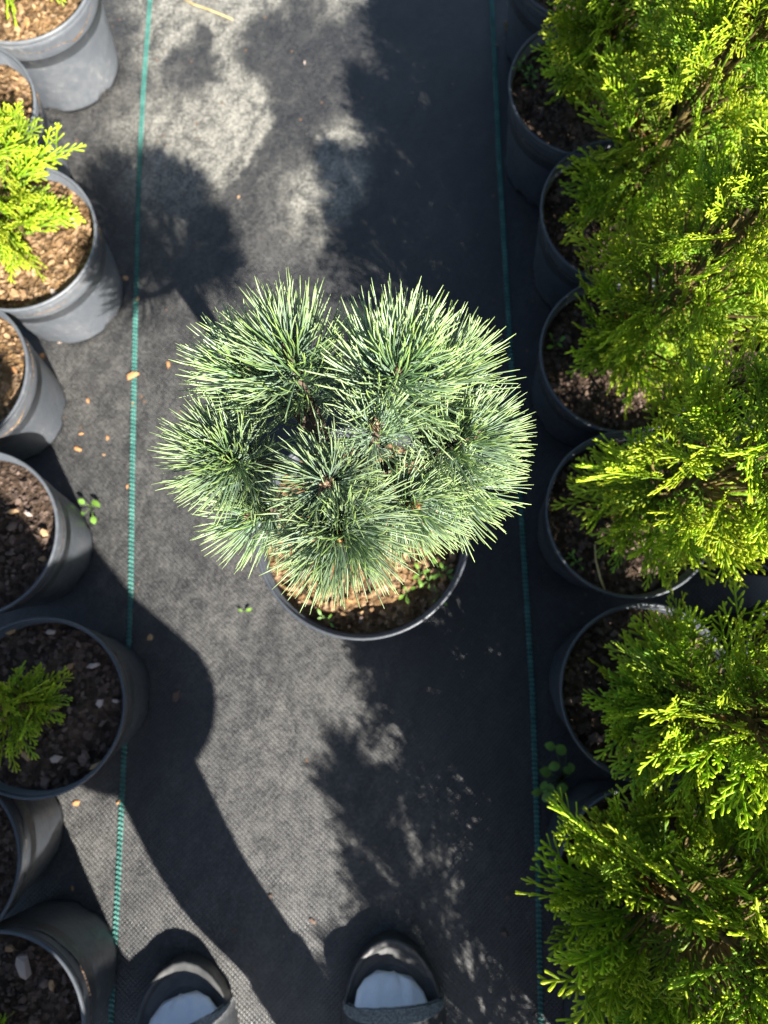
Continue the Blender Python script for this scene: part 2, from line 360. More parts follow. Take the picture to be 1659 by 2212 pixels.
# ------------------------------------------------------------------ thuja sprays
def spray_mesh(seed, kind='green', L=0.085):
    g = np.random.default_rng(seed); V, F, C = [], [], []
    if kind == 'green': c0, c1, c2 = np.array([0.10, 0.20, 0.012]), np.array([0.33, 0.50, 0.022]), np.array([0.64, 0.74, 0.055])
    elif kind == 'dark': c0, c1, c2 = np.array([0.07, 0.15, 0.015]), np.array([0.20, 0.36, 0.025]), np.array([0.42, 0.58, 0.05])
    else: c0, c1, c2 = np.array([0.10, 0.04, 0.012]), np.array([0.24, 0.11, 0.025]), np.array([0.33, 0.20, 0.04])
    def branchlet(p0, d, ln, r0, t0, t1, curve):
        """p0, d in the spray plane (x along axis, y sideways), z bends out of the plane"""
        nseg = max(3, int(ln / 0.0036)); path = []; p = np.array(p0, float); dd = np.array(d, float); jit = g.uniform(0.8, 1.2)
        for i in range(nseg + 1):
            path.append(p.copy()); p = p + dd * ln / nseg; dd = dd + np.array([curve[0], curve[1], curve[2]]) / nseg; dd /= np.linalg.norm(dd)
        o = len(V); path = np.array(path)
        for i, q in enumerate(path):
            t = i / nseg; dq = path[min(i + 1, nseg)] - path[max(i - 1, 0)]; dq /= np.linalg.norm(dq)
            sd = np.cross([0, 0, 1.0], dq); sd /= np.linalg.norm(sd) + 1e-9; up = np.cross(dq, sd)
            r = r0 * (0.62 + 0.42 * t) * (1.06 if i % 2 else 0.86)
            if i == nseg: r *= 0.74
            tt = t0 + (t1 - t0) * t; c = (c0 + (c1 - c0) * min(1, tt * 1.7) if tt < 0.6 else c1 + (c2 - c1) * (tt - 0.6) / 0.4) * jit
            for ox, oz in ((1, 0), (0, 0.62), (-1, 0), (0, -0.62)):
                V.append(q + sd * ox * r + up * oz * r); C.append(c)
        for i in range(nseg):
            for k in range(4):
                a = o + i * 4 + k; b = o + i * 4 + (k + 1) % 4; F.append((a, b, b + 4, a + 4))
        e = o + nseg * 4; tip = len(V); V.append(path[-1] + (path[-1] - path[-2]) / np.linalg.norm(path[-1] - path[-2]) * r0 * 0.75); C.append(c)
        for k in range(4): F.append((e + k, e + (k + 1) % 4, tip))
        return path
    droop = g.uniform(-0.25, 0.10); side = g.uniform(-0.3, 0.3)
    axis = branchlet((0, 0, 0), (1, 0, 0), L, 0.00155, 0.0, 1.0, (0, side, droop))
    n = 9
    for j in range(n):
        f = 0.14 + 0.78 * j / (n - 1); k = f * (len(axis) - 1); i0 = int(k); p = axis[i0] + (axis[min(i0 + 1, len(axis) - 1)] - axis[i0]) * (k - i0)
        s = 1 if j % 2 else -1; da = axis[min(i0 + 1, len(axis) - 1)] - axis[max(i0 - 1, 0)]; an = math.atan2(da[1], da[0]) + s * g.uniform(0.55, 0.85)
        ln = L * (0.20 + 0.30 * math.sin(math.pi * min(1, (1 - f) * 0.95 + 0.12))) * g.uniform(0.8, 1.2); zc = g.uniform(-0.3, 0.25)
        lat = branchlet(p, (math.cos(an), math.sin(an), g.uniform(-.15, .15)), ln, 0.00155, f * 0.45, 1.0, (0.35, -s * 0.12, zc))
        m_ = max(2, int(ln / 0.0066))
        for q in range(m_):
            ff = 0.2 + 0.66 * (q + g.uniform(-.2, .2)) / max(1, m_ - 1) * 0.98; ff = min(0.9, max(0.12, ff)); k = ff * (len(lat) - 1); i1 = int(k); pp = lat[i1] + (lat[min(i1 + 1, len(lat) - 1)] - lat[i1]) * (k - i1)
            s2 = 1 if q % 2 else -1; db = lat[min(i1 + 1, len(lat) - 1)] - lat[max(i1 - 1, 0)]; a2 = math.atan2(db[1], db[0]) + s2 * g.uniform(0.5, 0.8)
            l2 = max(0.0062, ln * (0.44 - 0.28 * ff) * g.uniform(0.75, 1.2))
            branchlet(pp, (math.cos(a2), math.sin(a2), g.uniform(-.2, .2)), l2, 0.00150, 0.25 + f * 0.3, 1.0, (0.2, -s2 * 0.1, zc * 0.7))
    return mesh_from('spray', V, F, M['thuja'], True, col=C)

sprays = [spray_mesh(100 + i, 'green', 0.062 + 0.008 * (i % 4)) for i in range(8)]
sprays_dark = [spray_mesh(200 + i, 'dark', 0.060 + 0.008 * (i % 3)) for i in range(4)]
sprays_brown = [spray_mesh(300 + i, 'brown', 0.050) for i in range(2)]

def thuja(loc, height, rad, n, seed, parent, lean=(0.0, 0.0), low=0.03, soilz=0.131, ss=1.0):
    """stem with branches, sprays as its sub-parts; height above the ground"""
    g = np.random.default_rng(seed); Hh = height - soilz; J = Join(); rz = parent.rotation_euler.z    # lean is given in world axes
    lean = (lean[0] * math.cos(rz) + lean[1] * math.sin(rz), -lean[0] * math.sin(rz) + lean[1] * math.cos(rz))
    ax = lambda t: np.array([lean[0] * t * t, lean[1] * t * t, Hh * t])
    J.add(tube([ax(t) for t in np.linspace(0, 0.96, 9)], np.linspace(0.0065, 0.0016, 9), 8), 0.0)
    prof = lambda t: rad * (0.55 + 1.05 * t if t < 0.42 else 0.976 * (1 - ((t - 0.42) / 0.62) ** 1.8) + 0.02)
    pl = []
    for i in range(n):
        t = (i + g.uniform(0, 1)) / n; t = low / Hh + (1 - low / Hh) * t ** 0.92; az = i * 2.39996 + g.normal(0, 0.35)
        lump = 1 + 0.20 * math.sin(3 * az + seed) * math.cos(9 * t + seed * 1.7) + g.normal(0, 0.07)
        R = max(0.012, prof(t) * lump); out = np.array([math.cos(az), math.sin(az), 0])
        depth = g.choice([0.0, 0.35], p=[0.80, 0.20])
        elev = (0.18 + 1.0 * t + g.normal(0, 0.30)); d = out * math.cos(elev) + np.array([0, 0, math.sin(elev)])
        Ls = 0.056 * (0.72 + 0.42 * (1 - t)); tipp = ax(t) + out * R * (1 - depth)
        b = tipp - d * Ls * 1.05
        pl.append((t, az, d, b, Ls, depth))
    st = np.array([p[3] for p in pl])
    for p in pl[::2]:                                       # a twig carries every other spray
        b = p[3]; t0 = max(0.01, (b[2] / Hh) - 0.16); s = ax(t0); mid = s * 0.45 + b * 0.55 + np.array([0, 0, -0.012]); e_ = b + p[2] * 0.012
        J.add(tube([s, mid, b, e_], [0.0020, 0.0015, 0.0011, 0.0008], 5), 0.0)
    stem = add('stem', mesh_from('stem', J.V, J.F, M['twig']), parent, (0, 0, soilz))
    for (t, az, d, b, Ls, depth) in pl:
        x = Vector(d); tang = Vector((-math.sin(az), math.cos(az), 0)); roll = g.normal(0, 0.75)
        z = (Quaternion(x, roll) @ tang); yv = z.cross(x).normalized(); z = x.cross(yv)
        q = Matrix((x, yv, z)).transposed().to_quaternion()
        u = g.uniform()
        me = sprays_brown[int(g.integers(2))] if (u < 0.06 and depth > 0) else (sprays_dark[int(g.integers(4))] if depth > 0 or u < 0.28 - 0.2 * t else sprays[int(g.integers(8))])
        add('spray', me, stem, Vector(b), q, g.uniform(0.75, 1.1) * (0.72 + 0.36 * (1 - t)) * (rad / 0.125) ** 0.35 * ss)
    return stem

def potted(xy, label, group, pot='pot', tone=0, lib=0, rz=0.0, soilz=0.131, chips=()):
    e = tag(add('potted_thuja', None, None, (xy[0], xy[1], 0), (0, 0, rz)), label, 'potted plant', group)
    body, rim = pot_lib[pot]
    p = add('pot', body, e); add('rim', rim, p)
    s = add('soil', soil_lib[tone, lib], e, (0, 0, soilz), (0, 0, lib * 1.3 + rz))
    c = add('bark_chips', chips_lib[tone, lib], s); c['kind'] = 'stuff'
    for (wx, wy, L, mt, k) in chips:                        # big single chips lying on this soil, world xy
        v = Vector((wx - xy[0], wy - xy[1], 0)); v.rotate(Matrix.Rotation(-(lib * 1.3 + 2 * rz), 3, 'Z'))
        add('bark_chip', chip_one[mt, k], s, (v.x, v.y, 0.006), (0.15, 0.1, k * 1.7 + wx * 40), L)
    return e

# ---- right row (pot centres measured at rim height)
RIGHT = [((0.262, 0.830), 0.56, 0.078, 'young golden thuja in dark pot, above the pot with mossy seedlings by its rim'),
         ((0.253, 0.648), 0.54, 0.072, 'golden thuja in dark pot with chickweed seedlings along the rim beside the green thread'),
         ((0.283, 0.484), 0.52, 0.080, 'golden thuja in dark pot just past the seedling pot, soil deep in shade'),
         ((0.273, 0.308), 0.54, 0.078, 'golden thuja in dark pot level with the pine crown, bare soil flecked with sun'),
         ((0.270, 0.125), 0.62, 0.080, 'golden thuja in dark pot beside the pine, with one dry stalk lying on its soil'),
         ((0.275, -0.066), 0.53, 0.082, 'golden thuja in dark pot next to the round-leaved weed'),
         ((0.262, -0.253), 0.46, 0.110, 'wide golden thuja spilling over the green thread near the right slide sandal'),
         ((0.272, -0.445), 0.56, 0.082, 'golden thuja in dark pot beside the heel of the right slide sandal'),
         ((0.262, -0.700), 0.61, 0.078, 'golden thuja in dark pot behind the standing person, first past the heel'),
         ((0.262, -0.900), 0.61, 0.078, 'golden thuja in dark pot behind the standing person, last of the inner row')]
for i, (xy, h, r, lab) in enumerate(RIGHT):
    e = potted(xy, lab, 'thujas in the right hand row', 'pot_clean', 0, i % 3, 0.4 * i)
    thuja(xy, h, r, 295, 400 + i, e, (rnd.uniform(.025, .055), rnd.uniform(-.02, .02)), ss=1.15 if i == 6 else 1.0)
# ---- second right row, staggered behind the first
SECOND = [(0.455, 0.745), (0.452, 0.560), (0.448, 0.335), (0.462, 0.140), (0.470, -0.050), (0.462, -0.250), (0.465, -0.440)]
BEHIND = ['the far thuja past the seedling pot', 'the seedling pot, its rim just showing through the foliage', 'the thuja with sun-flecked soil', 'the thuja with the dry stalk', 'the thuja next to the round-leaved weed', 'the wide spilling thuja', 'the thuja by the sandal heel']
for i, xy in enumerate(SECOND):
    e = potted(xy, 'outer-row thuja behind ' + BEHIND[i], 'thujas in the outer right hand row', 'pot_clean', 0, (i + 1) % 3, 0.9 * i)
    thuja(xy, 0.30 + 0.02 * (i % 3), 0.080, 110, 500 + i, e)
# ---- left row
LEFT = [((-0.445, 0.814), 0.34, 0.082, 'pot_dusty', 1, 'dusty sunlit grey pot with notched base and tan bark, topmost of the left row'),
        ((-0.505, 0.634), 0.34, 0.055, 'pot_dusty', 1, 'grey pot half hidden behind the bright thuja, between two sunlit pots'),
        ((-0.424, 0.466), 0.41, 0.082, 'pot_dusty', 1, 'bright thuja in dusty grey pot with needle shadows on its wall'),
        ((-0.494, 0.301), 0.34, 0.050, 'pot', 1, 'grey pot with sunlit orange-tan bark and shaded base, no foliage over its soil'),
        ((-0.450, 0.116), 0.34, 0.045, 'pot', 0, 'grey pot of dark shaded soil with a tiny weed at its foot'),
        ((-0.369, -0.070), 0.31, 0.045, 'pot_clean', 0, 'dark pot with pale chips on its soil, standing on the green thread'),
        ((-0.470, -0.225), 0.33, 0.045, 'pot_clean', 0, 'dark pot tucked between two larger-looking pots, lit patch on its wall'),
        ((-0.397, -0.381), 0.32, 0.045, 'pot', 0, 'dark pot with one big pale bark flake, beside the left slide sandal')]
for i, (xy, h, r, pm, tone, lab) in enumerate(LEFT):
    ch = []
    if i == 5:
        for (px, py, L, mt, k) in [(119, 1640, .016, 'chip_pale', 0), (200, 1438, .017, 'chip_pale', 1), (108, 1365, .014, 'chip_pale', 2), (20, 1358, .018, 'chips_tan', 3), (215, 1519, .012, 'chip_pale', 3), (205, 1655, .016, 'chips_tan', 1), (55, 1632, .017, 'chips_tan', 2), (150, 1440, .012, 'chips_tan', 0), (250, 1515, .010, 'chip_pale', 2)]:
            p = at(px, py, 0.137); ch.append((p.x, p.y, L, mt, k))
    if i == 7:
        for (px, py, L, mt, k) in [(48, 2088, .030, 'chip_pale', 1), (110, 2130, .014, 'chips_tan', 2), (20, 2050, .014, 'chips_tan', 0)]:
            p = at(px, py, 0.137); ch.append((p.x, p.y, L, mt, k))
    if i == 4:
        for (px, py, L, mt, k) in [(25, 1105, .017, 'chips_tan', 1), (60, 1110, .013, 'chip_pale', 2), (95, 1150, .012, 'chips_tan', 3), (92, 1207, .013, 'chips_tan', 0)]:
            p = at(px, py, 0.137); ch.append((p.x, p.y, L, mt, k))
    if i in (0, 2, 3):
        for _ in range(7):
            a, q = rnd.uniform(0, 6.28), rnd.uniform(.03, .08); ch.append((xy[0] + q * math.cos(a), xy[1] + q * math.sin(a), rnd.uniform(.010, .018), rnd.choice(['chips_tan', 'chip_orange', 'chip_pale']), rnd.randrange(4)))
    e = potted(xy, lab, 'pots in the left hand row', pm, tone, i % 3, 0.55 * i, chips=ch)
    thuja(xy, h, r, 95 if i != 2 else 200, 600 + i, e, (-0.045, 0.03), 0.03)

# ------------------------------------------------------------------ the pine
PINE = (-0.024, 0.108); PPH = 0.17; PPR = 0.1145
def needle_geo(g, L, bend):
    """three-sided needle along +x bending to +z; col per vert"""
    ns = 6; V, F, C = [], [], []; w = 0.00060 * g.uniform(0.9, 1.15)
    green = np.array([0.13, 0.24, 0.095]) * g.uniform(0.8, 1.2); yel = np.array([0.40, 0.49, 0.08]) * g.uniform(0.8, 1.15); blue = np.array([0.42, 0.53, 0.44]) * g.uniform(0.8, 1.15)
    p = np.zeros(3); th = 0.0
    for i in range(ns + 1):
        t = i / ns; r = w * (0.8 + 0.2 * min(1, t * 4)) * (1 if t < 0.8 else 1 - 0.75 * (t - 0.8) / 0.2); up = np.array([-math.sin(th), 0, math.cos(th)])
        tipc = max(0, (t - 0.55) / 0.45)
        for k in range(3):
            a = math.pi / 2 + 2 * math.pi * k / 3; V.append(p + r * (math.cos(a) * np.array([0, 1, 0]) + math.sin(a) * up))
            c = blue if k == 0 else green; C.append(c * (1 - 0.52 * tipc) + yel * 0.52 * tipc)
        p = p + np.array([math.cos(th), 0, math.sin(th)]) * L / ns; th += bend / ns
    for i in range(ns):
        for k in range(3):
            a = i * 3 + k; b = i * 3 + (k + 1) % 3; F.append((a, b, b + 3, a + 3))
    F.append((ns * 3, ns * 3 + 1, ns * 3 + 2))
    return np.array(V), F, np.array(C)

NV = []
for i in range(24):
    g_ = np.random.default_rng(700 + i); NV.append(needle_geo(g_, 1.0 * 0.06, g_.uniform(0.05, 0.80)))
NV_me = [mesh_from('needle', v, f, M['needle'], True, col=c) for v, f, c in NV]

def tuft(g, path, nf, L, parent, single, amin=0.40, amax=1.22):
    """needles in bundles of five along a shoot; the first `single` needles on top are objects of their own"""
    path = np.asarray(path); V, F, C = [], [], []; made = 0; seg = np.linalg.norm(np.diff(path, axis=0), axis=1); cum = np.r_[0, np.cumsum(seg)]; tot = cum[-1]
    lots = []
    for i in range(nf):
        s = (i + g.uniform(0, 1)) / nf; d = tot * (0.12 + 0.88 * s ** 0.8); k = min(len(seg) - 1, np.searchsorted(cum, d) - 1); k = max(k, 0)
        p = path[k] + (path[k + 1] - path[k]) * (d - cum[k]) / seg[k]; ax = (path[k + 1] - path[k]) / seg[k]
        u, v = frame(ax); az = i * 2.39996 + g.normal(0, 0.25); rad = math.cos(az) * u + math.sin(az) * v
        ang = amax + (amin - amax) * s ** 1.5 + g.normal(0, 0.17)
        for q in range(5):
            a2 = ang + g.normal(0, 0.10); side = g.normal(0, 0.12); dd = ax * math.cos(a2) + rad * math.sin(a2) + np.cross(ax, rad) * side; dd /= np.linalg.norm(dd)
            bendto = ax * 0.8 + np.array([0, 0, 0.30]) + g.normal(0, 0.35, 3); z = bendto - dd * (bendto @ dd); z /= np.linalg.norm(z) + 1e-9; y = np.cross(z, dd)
            sc = L / 0.0530 * g.uniform(0.82, 1.12) * (0.80 + 0.20 * (1 - abs(2 * s - 1)))
            lots.append((p, dd, y, z, sc, dd[2] + g.normal(0, 0.35)))
    order = sorted(range(len(lots)), key=lambda i: -lots[i][5]); top = set(order[:single])
    for i, (p, dd, y, z, sc, _) in enumerate(lots):
        k = int(g.integers(len(NV))); Rm = np.array([dd, y, z]).T
        if i in top:
            q = Matrix([list(r) for r in Rm]).to_quaternion(); add('needle', NV_me[k], parent, Vector(p), q, sc)
        else:
            vv, ff, cc = NV[k]; o = len(V); V.extend(list((vv * sc) @ Rm.T + p)); F.extend(tuple(a + o for a in f) for f in ff); C.extend(list(cc * g.uniform(0.8, 1.2)))
    o = add('needles', mesh_from('needles', V, F, M['needle'], True, col=C), parent); o['kind'] = 'stuff'

def bud_mesh(seed, mat, r=0.004, L=0.011):
    g = np.random.default_rng(seed); J = Join(); J.add(lathe([(0.0002, -0.002), (r * .8, 0.0), (r, L * .3), (r * .7, L * .65), (r * .2, L), (0.0001, L * 1.05)], 8))
    for k in range(14):                                     # loose pointed scales
        a = k * 2.4; z = L * 0.05 + L * 0.75 * k / 14; q = r * (1.05 - 0.6 * z / L); b = np.array([q * math.cos(a), q * math.sin(a), z]); t = np.array([-math.sin(a), math.cos(a), 0]) * 0.0011
        tip = b * np.array([1.45, 1.45, 1]) + np.array([0, 0, 0.0035]); n_ = b * np.array([.12, .12, 0]) + np.array([0, 0, .001])
        J.add(([b - t, b + t, tip, (b + tip) / 2 + n_], [(0, 1, 3), (1, 2, 3), (2, 0, 3), (0, 2, 1)]))
    return mesh_from('bud', J.V, J.F, mat, False)

def build_pine():
    e = tag(add('potted_pine', None, None, (PINE[0], PINE[1], 0)), 'dwarf blue-green pine with long needles on a short stem in a black pot', 'potted pine')
    body, rim = pot_meshes(PPR, PPH, 0.088, M['pot_clean']); p = add('pot', body, e); add('rim', rim, p)
    s = add('soil', soil_mesh(PPR - 0.0035, 77, M['soil_tan']), e, (0, 0, 0.142)); c = add('bark_chips', chips_mesh(PPR - 0.008, 78, M['chips_tan'], 330), s); c['kind'] = 'stuff'
    for _ in range(10):
        a, q = rnd.uniform(3.4, 6.2), rnd.uniform(.05, .1); add('bark_chip', chip_one[rnd.choice(['chips_tan', 'chip_orange', 'chips']), rnd.randrange(4)], s, (q * math.cos(a), q * math.sin(a), .004), (.1, .1, a * 9), rnd.uniform(.009, .018))
    base = np.array([0, 0, 0.138]); fork = np.array([-0.004, 0.006, 0.405])
    P = [base, base + [0.002, 0, 0.08], base + [-0.004, 0.004, 0.17], fork, fork + [0, 0, 0.03]]
    tr = add('trunk', mesh_from('trunk', *tube(P, [0.013, 0.0115, 0.0105, 0.0125, 0.007], 12), M['pinebark']), e)
    # (bud pixel, bud height, fork-point pixel where the needles start, its height, bundles, needle length, rusty bud)
    T = [((482, 988), .480, (565, 1002), .438, 92, .048, 0), ((548, 1110), .425, (640, 1080), .398, 44, .048, 0),
         ((625, 765), .505, (680, 895), .455, 80, .053, 0), ((530, 805), .475, (640, 885), .445, 58, .050, 0),
         ((862, 790), .525, (812, 920), .468, 86, .055, 0), ((955, 805), .505, (865, 910), .452, 62, .052, 0), ((812, 925), .515, (805, 980), .455, 36, .042, 0),
         ((1010, 945), .480, (890, 985), .440, 90, .049, 0), ((1000, 1050), .448, (885, 1035), .415, 62, .049, 0),
         ((708, 1042), .520, (740, 1020), .465, 60, .043, 0), ((733, 1155), .505, (745, 1065), .450, 104, .053, 1),
         ((890, 1090), .458, (810, 1045), .422, 78, .048, 1), ((660, 890), .420, (710, 970), .400, 14, .030, 0)]
    org = np.array([PINE[0], PINE[1], 0])
    for i, (bp, bh, fp, fh, nf, L, rusty) in enumerate(T):
        g = np.random.default_rng(800 + i); B = np.array(at(*bp, bh)) - org; A = np.array(at(*fp, fh)) - org; mid = (A + B) / 2 + np.array([0, 0, -0.008])
        start = fork + np.array([0, 0, 0.004 + 0.001 * (i % 5)])
        sh = add('shoot', mesh_from('shoot', *tube([start, (start + A) / 2 + [0, 0, -0.004], A, mid, B], [0.0055, 0.0046, 0.004, 0.0036, 0.003], 8), M['pinebark']), e)
        tuft(g, [A, mid, B], int(nf * 1.3), L, sh, 22)
        d = Vector(B - mid); q = d.to_track_quat('Z', 'Y')
        for k in range(1 if nf < 50 else 3):
            ofs = Vector((math.cos(k * 2.1), math.sin(k * 2.1), 0)) * (0.0 if k == 0 else 0.0035)
            add('bud', bud_mesh(60 + i * 3 + k, M['rustbud' if rusty else 'bud'], 0.0032 if k else 0.004), sh, Vector(B) + q @ ofs, q @ Quaternion((1, 0, 0), 0.3 * k), 0.8 if k else 1.0)
build_pine()

# ------------------------------------------------------------------ the photographer: slides, socks, body
def sole_half(y, W=0.058):
    ys = [0, .006, .018, .036, .060, .095, .14, .19, .235, .262, .275, .280]; ws = [.10, .36, .60, .80, .94, 1.0, .93, .82, .78, .68, .42, .10]
    return W * np.interp(-y, ys, ws)

def slide_parts(parent_name, loc, rz, mirror, label, foot_roll=0.0):
    e = tag(add(parent_name, None, None, loc, (0, 0, rz)), label, 'sandal', 'slide sandals on the standing person')
    # outline
    ys = -0.14 + 0.14 * np.cos(np.linspace(0, math.pi, 40)); out = [(sole_half(y), y) for y in ys] + [(-sole_half(y), y) for y in ys[::-1]]
    out = [(x + mirror * 0.006 * math.sin(math.pi * (-y) / .28), y) for x, y in out]; n = len(out); V, F = [], []
    cx, cy = 0.0, -0.14
    rings = [(0.97, 0.0), (1.0, 0.004), (1.0, 0.026)]; q = np.linspace(0, 1, 46)
    for s, z in rings:
        for x, y in out: V.append((cx + (x - cx) * s, cy + (y - cy) * s, z + (0.006 * max(0, -y - 0.1) / .18 if z > .01 else 0)))
    for t in q:                                             # footbed: raised edge, fine concentric ribs, a dish
        s = 1 - t * 0.98; d = t
        z = 0.0275 + 0.0030 * math.exp(-((d - 0.04) / 0.045) ** 2) - 0.0065 * min(1, d / 0.20) ** 0.7 + (0.0015 * math.sin(d * 130) if 0.07 < d < 0.6 else 0)
        for x, y in out: V.append((cx + (x - cx) * s, cy + (y - cy) * s, z + 0.006 * max(0, -(cy + (y - cy) * s) - 0.1) / .18))
    R_ = len(V) // n
    for j in range(R_ - 1):
        for i in range(n):
            k = (i + 1) % n; F.append((j * n + i, j * n + k, (j + 1) * n + k, (j + 1) * n + i))
    F.append(tuple(range(n))[::-1]); F.append(tuple((R_ - 1) * n + k for k in range(n)))
    sole = add('sole', mesh_from('sole', V, F, M['rubber']), e)
    # strap: arch over the foot
    def arch(y0, y1, lift, thick, bow, name, mat, skew=0.0):
        V, F = [], []; na, ny = 28, 8
        for side in (0, 1):
            for j in range(ny + 1):
                t = j / ny; y = y0 + (y1 - y0) * t
                for i in range(na + 1):
                    a = math.pi * i / na; w = sole_half(y) + 0.003 - side * thick; hh = lift + 0.030 * t - side * thick
                    yy = y - bow * math.sin(a) + skew * math.cos(a)
                    V.append((w * math.cos(a) + mirror * 0.005, yy, 0.012 + hh * math.sin(a) ** 0.75))
        st = (ny + 1) * (na + 1)
        for s in (0, 1):
            for j in range(ny):
                for i in range(na):
                    a = s * st + j * (na + 1) + i; f = (a, a + 1, a + na + 2, a + na + 1); F.append(f if s == 0 else f[::-1])
        for j in (0, ny):
            for i in range(na):
                a = j * (na + 1) + i; F.append((a, a + 1, a + 1 + st, a + st))
        return add(name, mesh_from(name, V, F, mat), e)
    sk = 0.005 if mirror > 0 else 0.013
    stp = arch(-0.068, -0.150, 0.037, 0.0035, -0.003, 'strap', M['strap'], sk)
    tr = arch(-0.0660, -0.0685, 0.0382, 0.0055, -0.003, 'trim', M['trim'], sk); tr.parent = stp; tr.location = (0, 0, 0)
    return e

def sock_mesh(mirror):
    """foot in a sock: rings from the toes to the ankle, then up the shin"""
    V, F = [], []; n = 40
    ctl = [(-0.037, .024, .030, .0065, .0215), (-0.043, .034, .034, .0084, .021), (-0.055, .0415, .036, .0105, .021), (-0.078, .0455, .042, .0135, .021), (-0.105, .0465, .046, .0185, .021),
           (-0.140, .043, .054, .028, .021), (-0.175, .038, .066, .044, .021)]
    rings = []
    for (y, w, zc, hh, z0) in ctl:
        pts = []
        for k in range(n):
            a = 2 * math.pi * k / n; c, s = math.cos(a), math.sin(a)
            x = w * np.sign(c) * abs(c) ** 0.8; z = z0 + hh * (1 + np.sign(s) * abs(s) ** 0.8)
            yy = y
            if y > -0.07:                                   # toe line runs back towards the little toe, bumps for the toes
                fx = x / 0.0415 * mirror; yy = y - 0.012 * max(0, fx + 0.1) ** 1.5 + 0.0022 * math.cos(x * 330)
                z += 0.0016 * math.cos(x * 330) * max(0, s)
            pts.append((x + mirror * 0.004, yy, z))
        rings.append(pts)
    for (yc, zc, ry, rx, tilt) in [(-0.205, .078, .062, .036, 1.0), (-0.222, .105, .048, .034, .55), (-0.226, .135, .042, .033, .2), (-0.226, .175, .042, .036, 0), (-0.226, .205, .044, .038, 0)]:
        pts = []
        for k in range(n):
            a = 2 * math.pi * k / n; c, s = math.cos(a), math.sin(a); pts.append((rx * c + mirror * 0.004, yc - ry * s * -1 * 1.0 if False else yc + ry * (-s) * -1, zc + tilt * 0.052 * (-s) * -1 * (1 if s < 0 else .25) * 1.0))
        rings.append(pts)
    # the last rings run round the ankle; order their start so that the instep joins the shin's front
    for pts in rings: V.extend(pts)
    for j in range(len(rings) - 1):
        for k in range(n):
            q = (k + 1) % n; F.append((j * n + k, j * n + q, (j + 1) * n + q, (j + 1) * n + k))
    c0 = len(V); V.append((mirror * 0.004, -0.0345, 0.029)); F.extend((c0, (k + 1) % n, k) for k in range(n))
    return mesh_from('sock', V, F, M['sock'])

FEET = []
tr_ = at(846, 2031, 0.03); tl_ = at(384, 2080, 0.03)
FEET.append(((tr_.x, tr_.y, 0.0), math.radians(-3), 1)); FEET.append(((tl_.x, tl_.y, 0.0), math.radians(9), -1))
slide_parts('slide_sandal', FEET[0][0], FEET[0][1], 1, 'dark slide sandal dappled by leaf shadow, worn on the right foot')
slide_parts('slide_sandal', FEET[1][0], FEET[1][1], -1, 'dark slide sandal with sunlit ribbed toe, beside the left row of pots')

def loft(rings, n=32):
    """rings: (cx, cy, z, rx, ry)"""
    V, F = [], []
    for (cx, cy, z, rx, ry) in rings:
        for k in range(n):
            a = 2 * math.pi * k / n; V.append((cx + rx * math.cos(a), cy + ry * math.sin(a), z))
    for j in range(len(rings) - 1):
        for k in range(n):
            q = (k + 1) % n; F.append((j * n + k, j * n + q, (j + 1) * n + q, (j + 1) * n + k))
    return V, F

